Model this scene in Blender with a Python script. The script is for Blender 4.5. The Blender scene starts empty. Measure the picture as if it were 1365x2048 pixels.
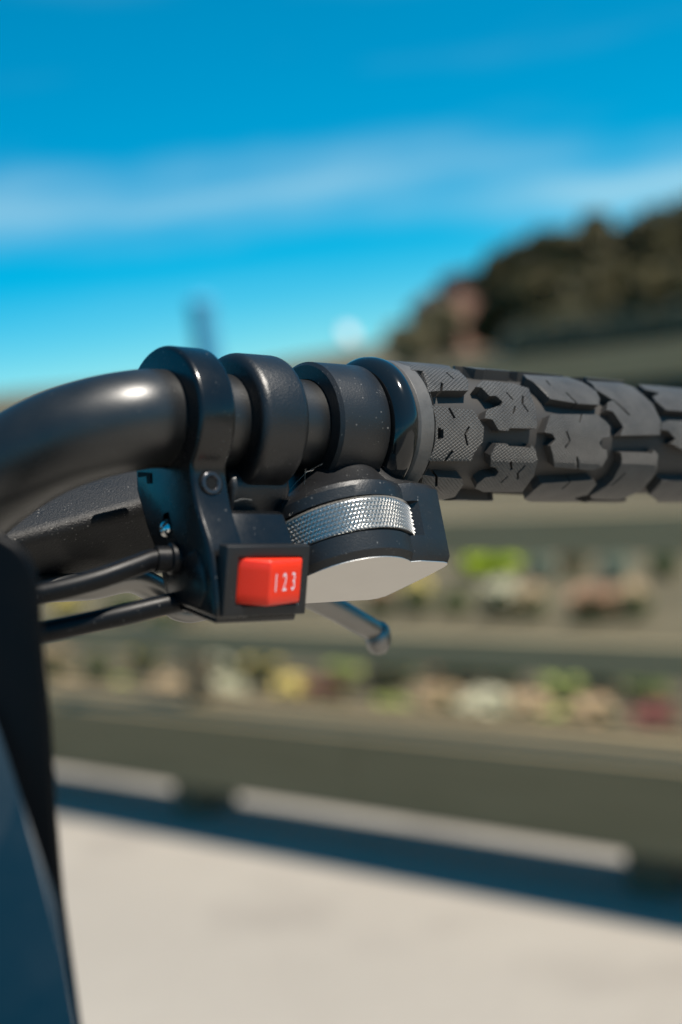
import bpy, bmesh, math, random
from mathutils import Vector, Matrix
from mathutils.geometry import delaunay_2d_cdt
random.seed(7)
SC = bpy.context.scene
COL = SC.collection
R = math.radians

# ------------------------------------------------------------------ camera, sky, sun, exposure
F, CX, CY = 3100.0, 682.5, 1024.0            # focal length and centre of the photograph, in its pixels
CAM_H, PITCH, ROLL = 1.05, R(5.5), R(7.5)
EYE = Vector((0, 0, CAM_H))
r0, u0 = Vector((1, 0, 0)), Vector((0, math.sin(PITCH), math.cos(PITCH)))
fwd = Vector((0, math.cos(PITCH), -math.sin(PITCH)))
rgt = r0 * math.cos(ROLL) - u0 * math.sin(ROLL)
upv = r0 * math.sin(ROLL) + u0 * math.cos(ROLL)
cam_d = bpy.data.cameras.new('camera')
cam = bpy.data.objects.new('camera', cam_d); COL.objects.link(cam)
cam.matrix_world = Matrix(((rgt.x, upv.x, -fwd.x, EYE.x), (rgt.y, upv.y, -fwd.y, EYE.y),
                           (rgt.z, upv.z, -fwd.z, EYE.z), (0, 0, 0, 1)))
cam_d.sensor_fit = 'VERTICAL'; cam_d.sensor_height = 36; cam_d.sensor_width = 24
cam_d.lens = 36 * F / 2048
cam_d.clip_start = 0.02; cam_d.clip_end = 6000
cam_d.dof.use_dof = True
cam_d.dof.focus_distance = 0.374
cam_d.dof.aperture_fstop = cam_d.lens / 7.7
cam_d.dof.aperture_blades = 0
SC.camera = cam

SUN_DIR = Vector((0.49, -0.23, 1.0)).normalized()
sun_el = math.asin(SUN_DIR.z); sun_az = math.atan2(SUN_DIR.x, SUN_DIR.y)
w = bpy.data.worlds.new('World'); SC.world = w; w.use_nodes = True
nt = w.node_tree; nt.nodes.clear()
def wn(t, **k):
    n = nt.nodes.new(t)
    for a_, b_ in k.items(): setattr(n, a_, b_)
    return n
sky = wn('ShaderNodeTexSky', sky_type='NISHITA', sun_disc=False, sun_elevation=sun_el, sun_rotation=sun_az,
         altitude=5000, air_density=1.0, dust_density=0.0, ozone_density=5.0)
hsv = wn('ShaderNodeHueSaturation'); hsv.inputs['Hue'].default_value = 0.495
hsv.inputs['Saturation'].default_value = 1.62; hsv.inputs['Value'].default_value = 2.02
tint = wn('ShaderNodeMix', data_type='RGBA', blend_type='MULTIPLY'); tint.inputs[0].default_value = 1.0
tint.inputs[7].default_value = (0.57, 0.92, 0.93, 1)
nt.links.new(sky.outputs[0], tint.inputs[6]); gm = wn('ShaderNodeGamma'); gm.inputs[1].default_value = 0.62
nt.links.new(tint.outputs[2], gm.inputs[0]); nt.links.new(gm.outputs[0], hsv.inputs['Color'])
tc = wn('ShaderNodeTexCoord')
def wmath(op, a_, b_=None, clamp=False):
    n = wn('ShaderNodeMath', operation=op); n.use_clamp = clamp
    for k, v in enumerate((a_, b_)):
        if v is None: continue
        if isinstance(v, (int, float)): n.inputs[k].default_value = v
        else: nt.links.new(v, n.inputs[k])
    return n.outputs[0]
def wnoise(scale, loc, detail):
    mp = wn('ShaderNodeMapping'); mp.inputs['Scale'].default_value = scale; mp.inputs['Location'].default_value = loc
    n = wn('ShaderNodeTexNoise'); n.inputs['Scale'].default_value = 1.0; n.inputs['Detail'].default_value = detail; n.inputs['Roughness'].default_value = 0.5
    nt.links.new(tc.outputs['Generated'], mp.inputs[0]); nt.links.new(mp.outputs[0], n.inputs['Vector']); return n.outputs[0]
sxyz = wn('ShaderNodeSeparateXYZ'); nt.links.new(tc.outputs['Generated'], sxyz.inputs[0])
# a thin streak of high cloud lying low all round the sky, broken by noise, and faint wisps above it
warp = wmath('MULTIPLY', wmath('SUBTRACT', wnoise((5, 5, 5), (1.3, .2, 0), 3), 0.5), 0.05)
line = wmath('ADD', wmath('MULTIPLY', sxyz.outputs[0], 0.075), wmath('SUBTRACT', sxyz.outputs[2], 0.109))
dist = wmath('ABSOLUTE', wmath('ADD', line, warp))
band = wmath('POWER', wmath('SUBTRACT', 1.0, wmath('DIVIDE', dist, 0.034), True), 1.3)
brk = wmath('MULTIPLY', wmath('SUBTRACT', wnoise((3.0, 3.0, 22), (0.6, .1, .4), 4), 0.30), 2.6, True)
band = wmath('MULTIPLY', band, brk)
wisp = wmath('MULTIPLY', wmath('SUBTRACT', wnoise((4.0, 4.0, 30), (2.2, .7, 1.4), 4), 0.56), 1.6, True)
cloud = wmath('ADD', wmath('MULTIPLY', band, 0.78), wmath('MULTIPLY', wisp, 0.14), True)
mx = wn('ShaderNodeMix', data_type='RGBA')
mx.inputs[7].default_value = (5.0, 6.9, 7.2, 1)
nt.links.new(cloud, mx.inputs[0]); nt.links.new(hsv.outputs[0], mx.inputs[6])
bg = wn('ShaderNodeBackground'); bg.inputs['Strength'].default_value = 0.088
nt.links.new(mx.outputs[2], bg.inputs['Color'])
wo = wn('ShaderNodeOutputWorld'); nt.links.new(bg.outputs[0], wo.inputs[0])

sl = bpy.data.lights.new('sun', 'SUN'); sl.energy = 4.6; sl.angle = R(0.53); sl.color = (1.0, 0.93, 0.83)
so = bpy.data.objects.new('sun', sl); COL.objects.link(so)
so.rotation_euler = SUN_DIR.to_track_quat('Z', 'Y').to_euler()
so.location = (6, 0, 9)

vs = SC.view_settings
vs.view_transform = 'Standard'; vs.look = 'None'; vs.exposure = 0.5; vs.gamma = 1.0; vs.use_curve_mapping = False
SC.cycles.use_denoising = True
SC.cycles.max_bounces = 8
SC.cycles.sample_clamp_indirect = 6.0

# ------------------------------------------------------------------ pixel helpers and the bar's own frame
def ray(x, y):
    return fwd + rgt * ((x - CX) / F) - upv * ((y - CY) / F)
def P(x, y, d):                               # a pixel at depth d (metres along the optical axis)
    return EYE + ray(x, y) * d
def on_ground(x, y, z=0.0):
    r = ray(x, y); return EYE + r * ((z - EYE.z) / r.z)
def on_depth_y(x, y, Y):                      # a pixel at distance Y in front of the camera
    r = ray(x, y); return EYE + r * (Y / r.y)
def cam3(x, y, z):                            # camera coordinates in mm (right, down, depth)
    return EYE + (rgt * x - upv * y + fwd * z) * 0.001
MM = 0.001
AX0 = cam3(-39.6, -20.94, 349.0)
ax = (rgt * 1.0 - upv * 0.0079 + fwd * 0.7813).normalized()
b2 = (upv - ax * upv.dot(ax)).normalized()    # 'up' across the bar
b3 = (ax.cross(b2)).normalized()
if b3.dot(fwd) > 0: b3 = -b3                  # towards the viewer across the bar
def B(t, u, f):                               # along, up, front, in mm
    return AX0 + (ax * t + b2 * u + b3 * f) * MM

# ------------------------------------------------------------------ material helpers
def new_mat(name):
    m = bpy.data.materials.new(name); m.use_nodes = True
    n = m.node_tree.nodes; p = n['Principled BSDF']
    return m, m.node_tree, p
def node(t, kind, **k):
    n = t.nodes.new(kind)
    for a_, b_ in k.items(): setattr(n, a_, b_)
    return n
def ramp(t, fac, stops):
    r = node(t, 'ShaderNodeValToRGB'); e = r.color_ramp.elements
    while len(e) < len(stops): e.new(0.5)
    for q, (pos, c) in zip(e, stops):
        q.position = pos; q.color = (*c, 1) if len(c) == 3 else c
    t.links.new(fac, r.inputs[0]); return r.outputs[0]
def noise(t, scale, detail=4, rough=0.55, vec=None, coord='Object'):
    if vec is None:
        c = node(t, 'ShaderNodeTexCoord'); vec = c.outputs[coord]
    n = node(t, 'ShaderNodeTexNoise'); n.inputs['Scale'].default_value = scale
    n.inputs['Detail'].default_value = detail; n.inputs['Roughness'].default_value = rough
    t.links.new(vec, n.inputs['Vector']); return n.outputs[0]
def bump(t, p, h, strength, dist, normal=None):
    b = node(t, 'ShaderNodeBump'); b.inputs['Strength'].default_value = strength; b.inputs['Distance'].default_value = dist
    t.links.new(h, b.inputs['Height'])
    if normal is not None: t.links.new(normal, b.inputs['Normal'])
    t.links.new(b.outputs[0], p.inputs['Normal']); return b
def mixc(t, fac, a_, b_):
    m = node(t, 'ShaderNodeMix', data_type='RGBA')
    t.links.new(fac, m.inputs[0])
    for i, v in ((6, a_), (7, b_)):
        if isinstance(v, tuple): m.inputs[i].default_value = (*v, 1)
        else: t.links.new(v, m.inputs[i])
    return m.outputs[2]
def specks(t, scale, size):                   # dust: small spots of two sizes, clustered by a slow noise
    a_ = speck_layer(t, scale, size); b_ = speck_layer(t, scale * 2.4, size * 1.15)
    mx_ = node(t, 'ShaderNodeMath', operation='MAXIMUM'); t.links.new(a_, mx_.inputs[0]); t.links.new(b_, mx_.inputs[1])
    mr_ = node(t, 'ShaderNodeMapRange'); mr_.inputs[1].default_value = 0.42; mr_.inputs[2].default_value = 0.62
    mr_.inputs[3].default_value = 0.08; mr_.inputs[4].default_value = 0.38
    t.links.new(noise(t, 120, 3, 0.6), mr_.inputs[0])
    ml_ = node(t, 'ShaderNodeMath', operation='MULTIPLY'); t.links.new(mx_.outputs[0], ml_.inputs[0]); t.links.new(mr_.outputs[0], ml_.inputs[1])
    return ml_.outputs[0]
def speck_layer(t, scale, size):
    c = node(t, 'ShaderNodeTexCoord')
    v = node(t, 'ShaderNodeTexVoronoi'); v.inputs['Scale'].default_value = scale
    t.links.new(c.outputs['Object'], v.inputs['Vector'])
    sep = node(t, 'ShaderNodeSeparateColor'); t.links.new(v.outputs['Color'], sep.inputs[0])
    m1 = node(t, 'ShaderNodeMath', operation='MULTIPLY'); m1.inputs[1].default_value = size
    t.links.new(sep.outputs[0], m1.inputs[0])
    m0 = node(t, 'ShaderNodeMath', operation='SUBTRACT'); m0.inputs[1].default_value = size * 0.8
    t.links.new(m1.outputs[0], m0.inputs[0])
    lt = node(t, 'ShaderNodeMath', operation='LESS_THAN')
    t.links.new(v.outputs['Distance'], lt.inputs[0]); t.links.new(m0.outputs[0], lt.inputs[1])
    return lt.outputs[0]
def black_mat(name, col, rough, spec=0.5, dust=None, bumps=None, smudge=0.08, coat=0.0, metallic=0.0):
    m, t, p = new_mat(name)
    p.inputs['Metallic'].default_value = metallic
    p.inputs['Specular IOR Level'].default_value = spec
    p.inputs['Coat Weight'].default_value = coat; p.inputs['Coat Roughness'].default_value = 0.12
    n1 = noise(t, 90, 5, 0.6)
    mr = node(t, 'ShaderNodeMapRange'); t.links.new(n1, mr.inputs[0])
    mr.inputs[1].default_value = 0.3; mr.inputs[2].default_value = 0.75
    mr.inputs[3].default_value = rough - smudge; mr.inputs[4].default_value = rough + smudge
    t.links.new(mr.outputs[0], p.inputs['Roughness'])
    if dust:
        sp = specks(t, *dust)
        t.links.new(mixc(t, sp, col, (0.42, 0.40, 0.37)), p.inputs['Base Color'])
    else:
        p.inputs['Base Color'].default_value = (*col, 1)
    if bumps:
        bump(t, p, noise(t, bumps[0], 3, 0.6), bumps[1], bumps[2])
    return m
M = {}
M['bar'] = black_mat('bar_paint', (0.008, 0.008, 0.008), 0.39, 0.85, (900, 0.8), (3600, 0.35, 0.0001), 0.05)
M['plastic'] = black_mat('housing_plastic', (0.0045, 0.0045, 0.005), 0.27, 0.55, (600, 0.75), (420, 0.10, 0.0004), 0.07)
M['clamp'] = black_mat('clamp_paint', (0.006, 0.006, 0.007), 0.40, 0.65, (700, 0.7), (1700, 0.5, 0.0002), 0.06)
M['alloy_black'] = black_mat('anodised_black', (0.009, 0.009, 0.010), 0.42, 0.6, (800, 1.1), (2400, 0.35, 0.0002), 0.05)
M['gloss'] = black_mat('gloss_collar', (0.008, 0.009, 0.010), 0.11, 0.6, (500, 0.6), None, 0.03)
M['body_matt'] = black_mat('brake_body_paint', (0.008, 0.008, 0.009), 0.5, 0.4, (900, 1.3), (2200, 0.7, 0.0003), 0.05)
M['cable'] = black_mat('cable_rubber', (0.005, 0.005, 0.006), 0.42, 0.22, (900, 1.1), (600, 0.08, 0.0003), 0.06)
M['bezel'] = black_mat('bezel_plastic', (0.009, 0.009, 0.010), 0.45, 0.5, (700, 0.8), (1800, 0.25, 0.0002), 0.05)
M['console'] = black_mat('console_plastic', (0.0015, 0.0015, 0.002), 0.42, 0.15, None, (200, 0.08, 0.0004), 0.05)
M['console_face'] = black_mat('console_face', (0.0006, 0.014, 0.026), 0.22, 0.35, (70, 1.0), None, 0.03)
M['hole'] = black_mat('deep_black', (0.004, 0.004, 0.004), 0.6, 0.2)
M['steel'] = black_mat('bolt_steel', (0.30, 0.30, 0.30), 0.25, 0.5, None, (300, 0.1, 0.0003), 0.06, 0, 1.0)
M['bolt'] = black_mat('bolt_black', (0.05, 0.05, 0.055), 0.22, 0.6, None, (500, 0.1, 0.0002), 0.05, 0, 0.6)
M['chrome'] = black_mat('screw_chrome', (0.75, 0.74, 0.72), 0.10, 0.5, None, None, 0.03, 0, 1.0)
M['lever'] = black_mat('lever_alloy', (0.24, 0.235, 0.225), 0.42, 0.5, None, (700, 0.08, 0.0002), 0.05, 0, 1.0)
M['plate'] = black_mat('plate_alloy', (0.62, 0.60, 0.57), 0.42, 0.5, None, (3200, 0.25, 0.0001), 0.04, 0, 1.0)
M['wheel'] = black_mat('wheel_alloy', (0.55, 0.545, 0.535), 0.34, 0.5, None, None, 0.05, 0, 1.0)
m, t, p = new_mat('red_plastic')
p.inputs['Base Color'].default_value = (0.86, 0.036, 0.011, 1); p.inputs['Roughness'].default_value = 0.33
p.inputs['Subsurface Weight'].default_value = 0.18; p.inputs['Subsurface Radius'].default_value = (1.0, 0.12, 0.05)
p.inputs['Subsurface Scale'].default_value = 0.0025
bump(t, p, noise(t, 1400, 2), 0.08, 0.0002); M['red'] = m
m, t, p = new_mat('white_print'); p.inputs['Base Color'].default_value = (0.80, 0.66, 0.70, 1); p.inputs['Roughness'].default_value = 0.5
M['print'] = m
m, t, p = new_mat('cobweb_silk'); p.inputs['Base Color'].default_value = (0.6, 0.58, 0.54, 1); p.inputs['Roughness'].default_value = 0.4
M['silk'] = m

# tread rubber: dusty black rubber with a fine diamond relief laid along the grip
def rubber(name, diamonds):
    m, t, p = new_mat(name)
    n1 = noise(t, 160, 6, 0.65)
    base = ramp(t, n1, [(0.25, (0.060, 0.055, 0.051)), (0.75, (0.120, 0.111, 0.102))])
    sp = specks(t, 900, 0.8)
    t.links.new(mixc(t, sp, base, (0.30, 0.27, 0.25)), p.inputs['Base Color'])
    p.inputs['Roughness'].default_value = 0.45; p.inputs['Specular IOR Level'].default_value = 0.5
    bev = node(t, 'ShaderNodeBevel', samples=4); bev.inputs['Radius'].default_value = 0.00025
    fine = noise(t, 1800, 3, 0.6)
    if diamonds:
        uv = node(t, 'ShaderNodeUVMap'); uv.uv_map = 'unroll'
        sx = node(t, 'ShaderNodeSeparateXYZ'); t.links.new(uv.outputs[0], sx.inputs[0])
        def tri(sign):
            a_ = node(t, 'ShaderNodeMath', operation='MULTIPLY'); a_.inputs[1].default_value = 1.45 * sign
            t.links.new(sx.outputs[1], a_.inputs[0])
            b_ = node(t, 'ShaderNodeMath', operation='ADD'); t.links.new(sx.outputs[0], b_.inputs[0]); t.links.new(a_.outputs[0], b_.inputs[1])
            c_ = node(t, 'ShaderNodeMath', operation='PINGPONG'); c_.inputs[1].default_value = 0.68
            t.links.new(b_.outputs[0], c_.inputs[0])
            d_ = node(t, 'ShaderNodeMapRange'); d_.inputs[1].default_value = 0.0; d_.inputs[2].default_value = 0.22
            t.links.new(c_.outputs[0], d_.inputs[0]); return d_.outputs[0]
        mn = node(t, 'ShaderNodeMath', operation='MINIMUM'); t.links.new(tri(1), mn.inputs[0]); t.links.new(tri(-1), mn.inputs[1])
        b0 = node(t, 'ShaderNodeBump'); b0.inputs['Strength'].default_value = 0.9; b0.inputs['Distance'].default_value = 0.0005
        t.links.new(mn.outputs[0], b0.inputs['Height']); t.links.new(bev.outputs[0], b0.inputs['Normal'])
        bump(t, p, fine, 0.2, 0.0002, b0.outputs[0])
    else:
        bump(t, p, fine, 0.25, 0.0002, bev.outputs[0])
    return m
M['rubber'] = rubber('grip_rubber', False)
M['tread'] = rubber('tread_rubber', True)
M['groove_shade'] = black_mat('groove_shade_rubber', (0.046, 0.042, 0.039), 0.6, 0.35, (1200, 0.7), None, 0.05)  # shade between the blocks put into the colour: darker floors and walls

# the place
m, t, p = new_mat('concrete_paving')
n1 = noise(t, 1.1, 8, 0.6); n2 = noise(t, 35, 6, 0.7)
c1 = ramp(t, n1, [(0.3, (0.265, 0.232, 0.195)), (0.7, (0.385, 0.342, 0.29))])
c2 = mixc(t, n2, c1, (0.36, 0.32, 0.272))
n3 = noise(t, 2.3, 3, 0.5); st = ramp(t, n3, [(0.55, (0, 0, 0)), (0.75, (0.6, 0.6, 0.6))])
t.links.new(mixc(t, st, c2, (0.24, 0.21, 0.18)), p.inputs['Base Color'])
p.inputs['Roughness'].default_value = 0.85; bump(t, p, n2, 0.4, 0.01); M['paving'] = m
m, t, p = new_mat('added_road_asphalt'); t.links.new(ramp(t, noise(t, 60, 6, .7), [(0.3, (0.04, 0.04, 0.04)), (0.7, (0.075, 0.073, 0.07))]), p.inputs['Base Color'])
p.inputs['Roughness'].default_value = 0.85; M['added_asphalt'] = m  # dark surface of the added ground behind the camera
m, t, p = new_mat('garden_soil')
n1 = noise(t, 0.8, 8, 0.65)
t.links.new(ramp(t, n1, [(0.3, (0.075, 0.06, 0.03)), (0.55, (0.115, 0.093, 0.05)), (0.75, (0.17, 0.14, 0.085))]), p.inputs['Base Color'])
p.inputs['Roughness'].default_value = 0.95; bump(t, p, noise(t, 12, 6), 0.6, 0.05); M['soil'] = m
m, t, p = new_mat('dry_grass_land')
n1 = noise(t, 0.06, 8, 0.65)
t.links.new(ramp(t, n1, [(0.3, (0.075, 0.066, 0.03)), (0.55, (0.11, 0.09, 0.048)), (0.75, (0.15, 0.12, 0.07))]), p.inputs['Base Color'])
p.inputs['Roughness'].default_value = 0.95; M['land'] = m
def timber_mat(name, a_, b_):
    m, t, p = new_mat(name)
    c = node(t, 'ShaderNodeTexCoord'); mpn = node(t, 'ShaderNodeMapping'); mpn.inputs['Scale'].default_value = (1.5, 30, 30)
    t.links.new(c.outputs['Object'], mpn.inputs[0])
    n1 = noise(t, 2.0, 8, 0.6, mpn.outputs[0])
    t.links.new(ramp(t, n1, [(0.25, a_), (0.75, b_)]), p.inputs['Base Color'])
    p.inputs['Roughness'].default_value = 0.75; p.inputs['Specular IOR Level'].default_value = 0.3
    bump(t, p, n1, 0.3, 0.003); return m
M['timber'] = timber_mat('fence_timber', (0.20, 0.152, 0.078), (0.28, 0.215, 0.12))
M['rail_timber'] = timber_mat('rail_timber', (0.26, 0.205, 0.115), (0.34, 0.28, 0.165))
M['post_timber'] = timber_mat('post_timber', (0.10, 0.082, 0.05), (0.15, 0.12, 0.075))
def leaf_mat(name, a_, b_, rough=0.55):
    m, t, p = new_mat(name)
    n1 = noise(t, 6, 3, 0.5)
    t.links.new(ramp(t, n1, [(0.3, a_), (0.7, b_)]), p.inputs['Base Color'])
    p.inputs['Roughness'].default_value = rough
    return m
M['tree_leaf'] = leaf_mat('tree_leaf', (0.085, 0.068, 0.026), (0.17, 0.135, 0.05))
M['dry_leaf'] = leaf_mat('dry_leaf', (0.20, 0.165, 0.085), (0.32, 0.27, 0.15))
M['hedge_leaf'] = leaf_mat('hedge_leaf', (0.022, 0.038, 0.028), (0.050, 0.070, 0.045))
M['green'] = leaf_mat('plant_green', (0.07, 0.10, 0.03), (0.14, 0.17, 0.06))
M['pale_green'] = leaf_mat('plant_pale_green', (0.36, 0.42, 0.10), (0.50, 0.55, 0.18))
M['lime'] = leaf_mat('plant_lime', (0.44, 0.58, 0.004), (0.56, 0.70, 0.01))
M['grey_green'] = leaf_mat('plant_grey_green', (0.20, 0.25, 0.18), (0.34, 0.38, 0.29))
M['cream'] = leaf_mat('petal_cream', (0.45, 0.42, 0.26), (0.58, 0.54, 0.38))
M['yellow'] = leaf_mat('petal_yellow', (0.56, 0.42, 0.09), (0.66, 0.52, 0.15))
M['peach'] = leaf_mat('petal_peach', (0.42, 0.28, 0.14), (0.52, 0.37, 0.21))
M['salmon'] = leaf_mat('petal_salmon', (0.34, 0.17, 0.09), (0.42, 0.23, 0.13))
M['dark_red'] = leaf_mat('petal_dark_red', (0.10, 0.014, 0.011), (0.17, 0.026, 0.02))
m, t, p = new_mat('bark'); t.links.new(ramp(t, noise(t, 8, 6), [(0.3, (0.05, 0.035, 0.025)), (0.7, (0.11, 0.085, 0.06))]), p.inputs['Base Color'])
p.inputs['Roughness'].default_value = 0.9; M['bark'] = m
m, t, p = new_mat('pink_brick'); t.links.new(ramp(t, noise(t, 3, 6), [(0.3, (0.36, 0.17, 0.115)), (0.7, (0.46, 0.24, 0.17))]), p.inputs['Base Color'])
p.inputs['Roughness'].default_value = 0.85; M['brick'] = m
m, t, p = new_mat('brown_roof'); t.links.new(ramp(t, noise(t, 4, 5), [(0.3, (0.045, 0.03, 0.028)), (0.7, (0.08, 0.055, 0.05))]), p.inputs['Base Color'])
p.inputs['Roughness'].default_value = 0.8; M['roof'] = m
m, t, p = new_mat('white_paint'); p.inputs['Base Color'].default_value = (0.80, 0.79, 0.77, 1); p.inputs['Roughness'].default_value = 0.4; M['white'] = m
m, t, p = new_mat('blue_grey_paint'); p.inputs['Base Color'].default_value = (0.09, 0.38, 0.58, 1); p.inputs['Roughness'].default_value = 0.5; M['bluegrey'] = m
m, t, p = new_mat('glass_dark'); p.inputs['Base Color'].default_value = (0.02, 0.025, 0.03, 1); p.inputs['Roughness'].default_value = 0.08; M['glass'] = m

# ------------------------------------------------------------------ mesh helpers
def obj(name, bm_or_me, mat, parent=None, smooth=None):
    if isinstance(bm_or_me, bpy.types.Mesh): me = bm_or_me
    else:
        me = bpy.data.meshes.new(name)
        bmesh.ops.recalc_face_normals(bm_or_me, faces=bm_or_me.faces)
        bm_or_me.to_mesh(me); bm_or_me.free()
    if mat is not None and not me.materials: me.materials.append(M[mat] if isinstance(mat, str) else mat)
    o = bpy.data.objects.new(name, me); COL.objects.link(o)
    if parent is not None: o.parent = parent; o.matrix_parent_inverse = parent.matrix_world.inverted()
    if smooth is not None:
        me.polygons.foreach_set('use_smooth', [True] * len(me.polygons))
        me.set_sharp_from_angle(angle=R(smooth))
    return o
def empty(name, loc, label=None, cat=None, group=None):
    o = bpy.data.objects.new(name, None); COL.objects.link(o); o.location = loc
    o.matrix_world = Matrix.Translation(loc)
    o.empty_display_size = 0.05
    if label: tag(o, label, cat, group)
    return o
def tag(o, label, cat, group=None, kind=None):
    o['label'] = label; o['category'] = cat
    if group: o['group'] = group
    if kind: o['kind'] = kind
    return o
def struct(o):
    o['kind'] = 'structure'; return o
def bevel(bm, width, seg=3, angle=35):
    es = [e for e in bm.edges if len(e.link_faces) == 2 and e.calc_face_angle(0) > R(angle)]
    bmesh.ops.bevel(bm, geom=es, offset=width, segments=seg, profile=0.5, affect='EDGES', clamp_overlap=True)
def lathe(profile, f, seg=96, t_axis=True):   # profile: (t, r); f maps (t, u, v) to a point
    bm = bmesh.new(); rings = []
    for tt, rr in profile:
        if rr < 1e-6: rings.append([bm.verts.new(f(tt, 0, 0))]); continue
        rings.append([bm.verts.new(f(tt, rr * math.sin(2 * math.pi * k / seg), rr * math.cos(2 * math.pi * k / seg))) for k in range(seg)])
    for a_, b_ in zip(rings, rings[1:]):
        for k in range(seg):
            k2 = (k + 1) % seg
            if len(a_) == 1 and len(b_) == 1: continue
            if len(a_) == 1: bm.faces.new((a_[0], b_[k], b_[k2]))
            elif len(b_) == 1: bm.faces.new((a_[k], a_[k2], b_[0]))
            else: bm.faces.new((a_[k], a_[k2], b_[k2], b_[k]))
    return bm
def prism(poly, f, z0, z1):                   # poly: 2-D points; f(x, y, z)
    bm = bmesh.new()
    a_ = [bm.verts.new(f(x, y, z0)) for x, y in poly]; b_ = [bm.verts.new(f(x, y, z1)) for x, y in poly]
    bm.faces.new(a_); bm.faces.new(b_[::-1])
    n = len(poly)
    for k in range(n): bm.faces.new((a_[k], b_[k], b_[(k + 1) % n], a_[(k + 1) % n]))
    bmesh.ops.recalc_face_normals(bm, faces=bm.faces)
    return bm
def loft(layers):                             # layers of equal-length point lists, capped at both ends
    bm = bmesh.new(); L = [[bm.verts.new(q) for q in l] for l in layers]; n = len(L[0])
    for a_, b_ in zip(L, L[1:]):
        for k in range(n):
            try: bm.faces.new((a_[k], a_[(k + 1) % n], b_[(k + 1) % n], b_[k]))
            except ValueError: pass
    bm.faces.new(L[0]); bm.faces.new(L[-1][::-1])
    bmesh.ops.recalc_face_normals(bm, faces=bm.faces)
    return bm
def catmull(pts, n=8):
    out = []; m_ = len(pts)
    for i in range(m_ - 1):
        p0, p1, p2, p3 = pts[max(i - 1, 0)], pts[i], pts[i + 1], pts[min(i + 2, m_ - 1)]
        for k in range(n):
            s = k / n
            out.append(0.5 * ((2 * p1) + (p2 - p0) * s + (2 * p0 - 5 * p1 + 4 * p2 - p3) * s * s + (3 * p1 - p0 - 3 * p2 + p3) * s ** 3))
    out.append(pts[-1]); return out
def sweep(path, rad, seg=24, ref=None, squash=None):   # tube along a path; rad(i) -> r or (r_side, r_ref)
    bm = bmesh.new(); rings = []
    prev = ref or Vector((0, 0, 1))
    n = len(path)
    for i, q in enumerate(path):
        tg = (path[min(i + 1, n - 1)] - path[max(i - 1, 0)]).normalized()
        nn = prev - tg * prev.dot(tg)
        if nn.length < 0.05: nn = tg.orthogonal()
        nn.normalize(); prev = nn
        bb = tg.cross(nn)
        rr = rad(i / (n - 1)) if callable(rad) else rad
        ra, rb = rr if isinstance(rr, tuple) else (rr, rr)
        rings.append([bm.verts.new(q + bb * (ra * math.cos(2 * math.pi * k / seg)) + nn * (rb * math.sin(2 * math.pi * k / seg))) for k in range(seg)])
    for a_, b_ in zip(rings, rings[1:]):
        for k in range(seg): bm.faces.new((a_[k], a_[(k + 1) % seg], b_[(k + 1) % seg], b_[k]))
    bm.faces.new(rings[0]); bm.faces.new(rings[-1][::-1])
    return bm
def box(bm, c, half, rot=None):
    vs_ = []
    for sx in (-1, 1):
        for sy in (-1, 1):
            for sz in (-1, 1):
                v = Vector((sx * half[0], sy * half[1], sz * half[2]))
                if rot is not None: v = rot @ v
                vs_.append(bm.verts.new(v + Vector(c)))
    for f in ((0, 1, 3, 2), (4, 6, 7, 5), (0, 4, 5, 1), (2, 3, 7, 6), (0, 2, 6, 4), (1, 5, 7, 3)):
        bm.faces.new([vs_[k] for k in f])
    return bm
def inside(pt, poly):
    x, y = pt; c_ = False; n = len(poly); j = n - 1
    for i in range(n):
        xi, yi = poly[i]; xj, yj = poly[j]
        if (yi > y) != (yj > y) and x < (xj - xi) * (y - yi) / (yj - yi) + xi: c_ = not c_
        j = i
    return c_

# ================================================================== the place: ground, land, fence
def big_sheet(name, pts, z, mat):
    bm = bmesh.new(); bm.faces.new([bm.verts.new((x, y, z)) for x, y in pts]); return struct(obj(name, bm, mat))
fa = on_ground(434, 1606); fb = on_ground(1354, 1753)
fd = (fb - fa); fd.z = 0; span = fd.length; fd.normalize()
fn = Vector((-fd.y, fd.x, 0))                 # across the fence
if fn.y < 0: fn = -fn                         # away from the camera
def FP(s, d, z): q = fa + fd * s + fn * d; return Vector((q.x, q.y, z))
# land: one sheet reaching the horizon, gently rising to the trees on the one side
bm = bmesh.new()
def land_h(x, y):
    d = math.hypot(x, y)
    rise = max(0.0, min(1.0, (d - 28) / 60)) * (1.35 + 0.9 * max(0, min(1, (x / max(d, 1) + 0.02) / 0.22)))
    far = max(0.0, (d - 900) / 2200) * 30
    rise *= 1 - max(0.0, min(1.0, (-x / max(d, 1) - 0.01) / 0.10)) * 0.55
    return rise + far * (0.7 + 0.3 * math.sin(math.atan2(x, y) * 19)) - 0.03
rad_ = [0, 4, 8, 14, 20, 26, 32, 40, 50, 62, 76, 95, 130, 200, 400, 900, 1400, 2000, 3000]
g = []
for rr in rad_:
    g.append([bm.verts.new((rr * math.sin(2 * math.pi * k / 96), rr * math.cos(2 * math.pi * k / 96),
              land_h(rr * math.sin(2 * math.pi * k / 96), rr * math.cos(2 * math.pi * k / 96)))) for k in range(96)] if rr else [bm.verts.new((0, 0, -0.03))])
for a_, b_ in zip(g, g[1:]):
    for k in range(96):
        if len(a_) == 1: bm.faces.new((a_[0], b_[k], b_[(k + 1) % 96]))
        else: bm.faces.new((a_[k], b_[k], b_[(k + 1) % 96], a_[(k + 1) % 96]))
struct(obj('ground', bm, 'land', None, 60))
def quad(s0, s1, d0, d1): return [(FP(s, d, 0).x, FP(s, d, 0).y) for s, d in ((s0, d0), (s1, d0), (s1, d1), (s0, d1))]
big_sheet('pavement', quad(-14, 12, -4.4, 0.75), 0.0, 'paving')
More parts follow.
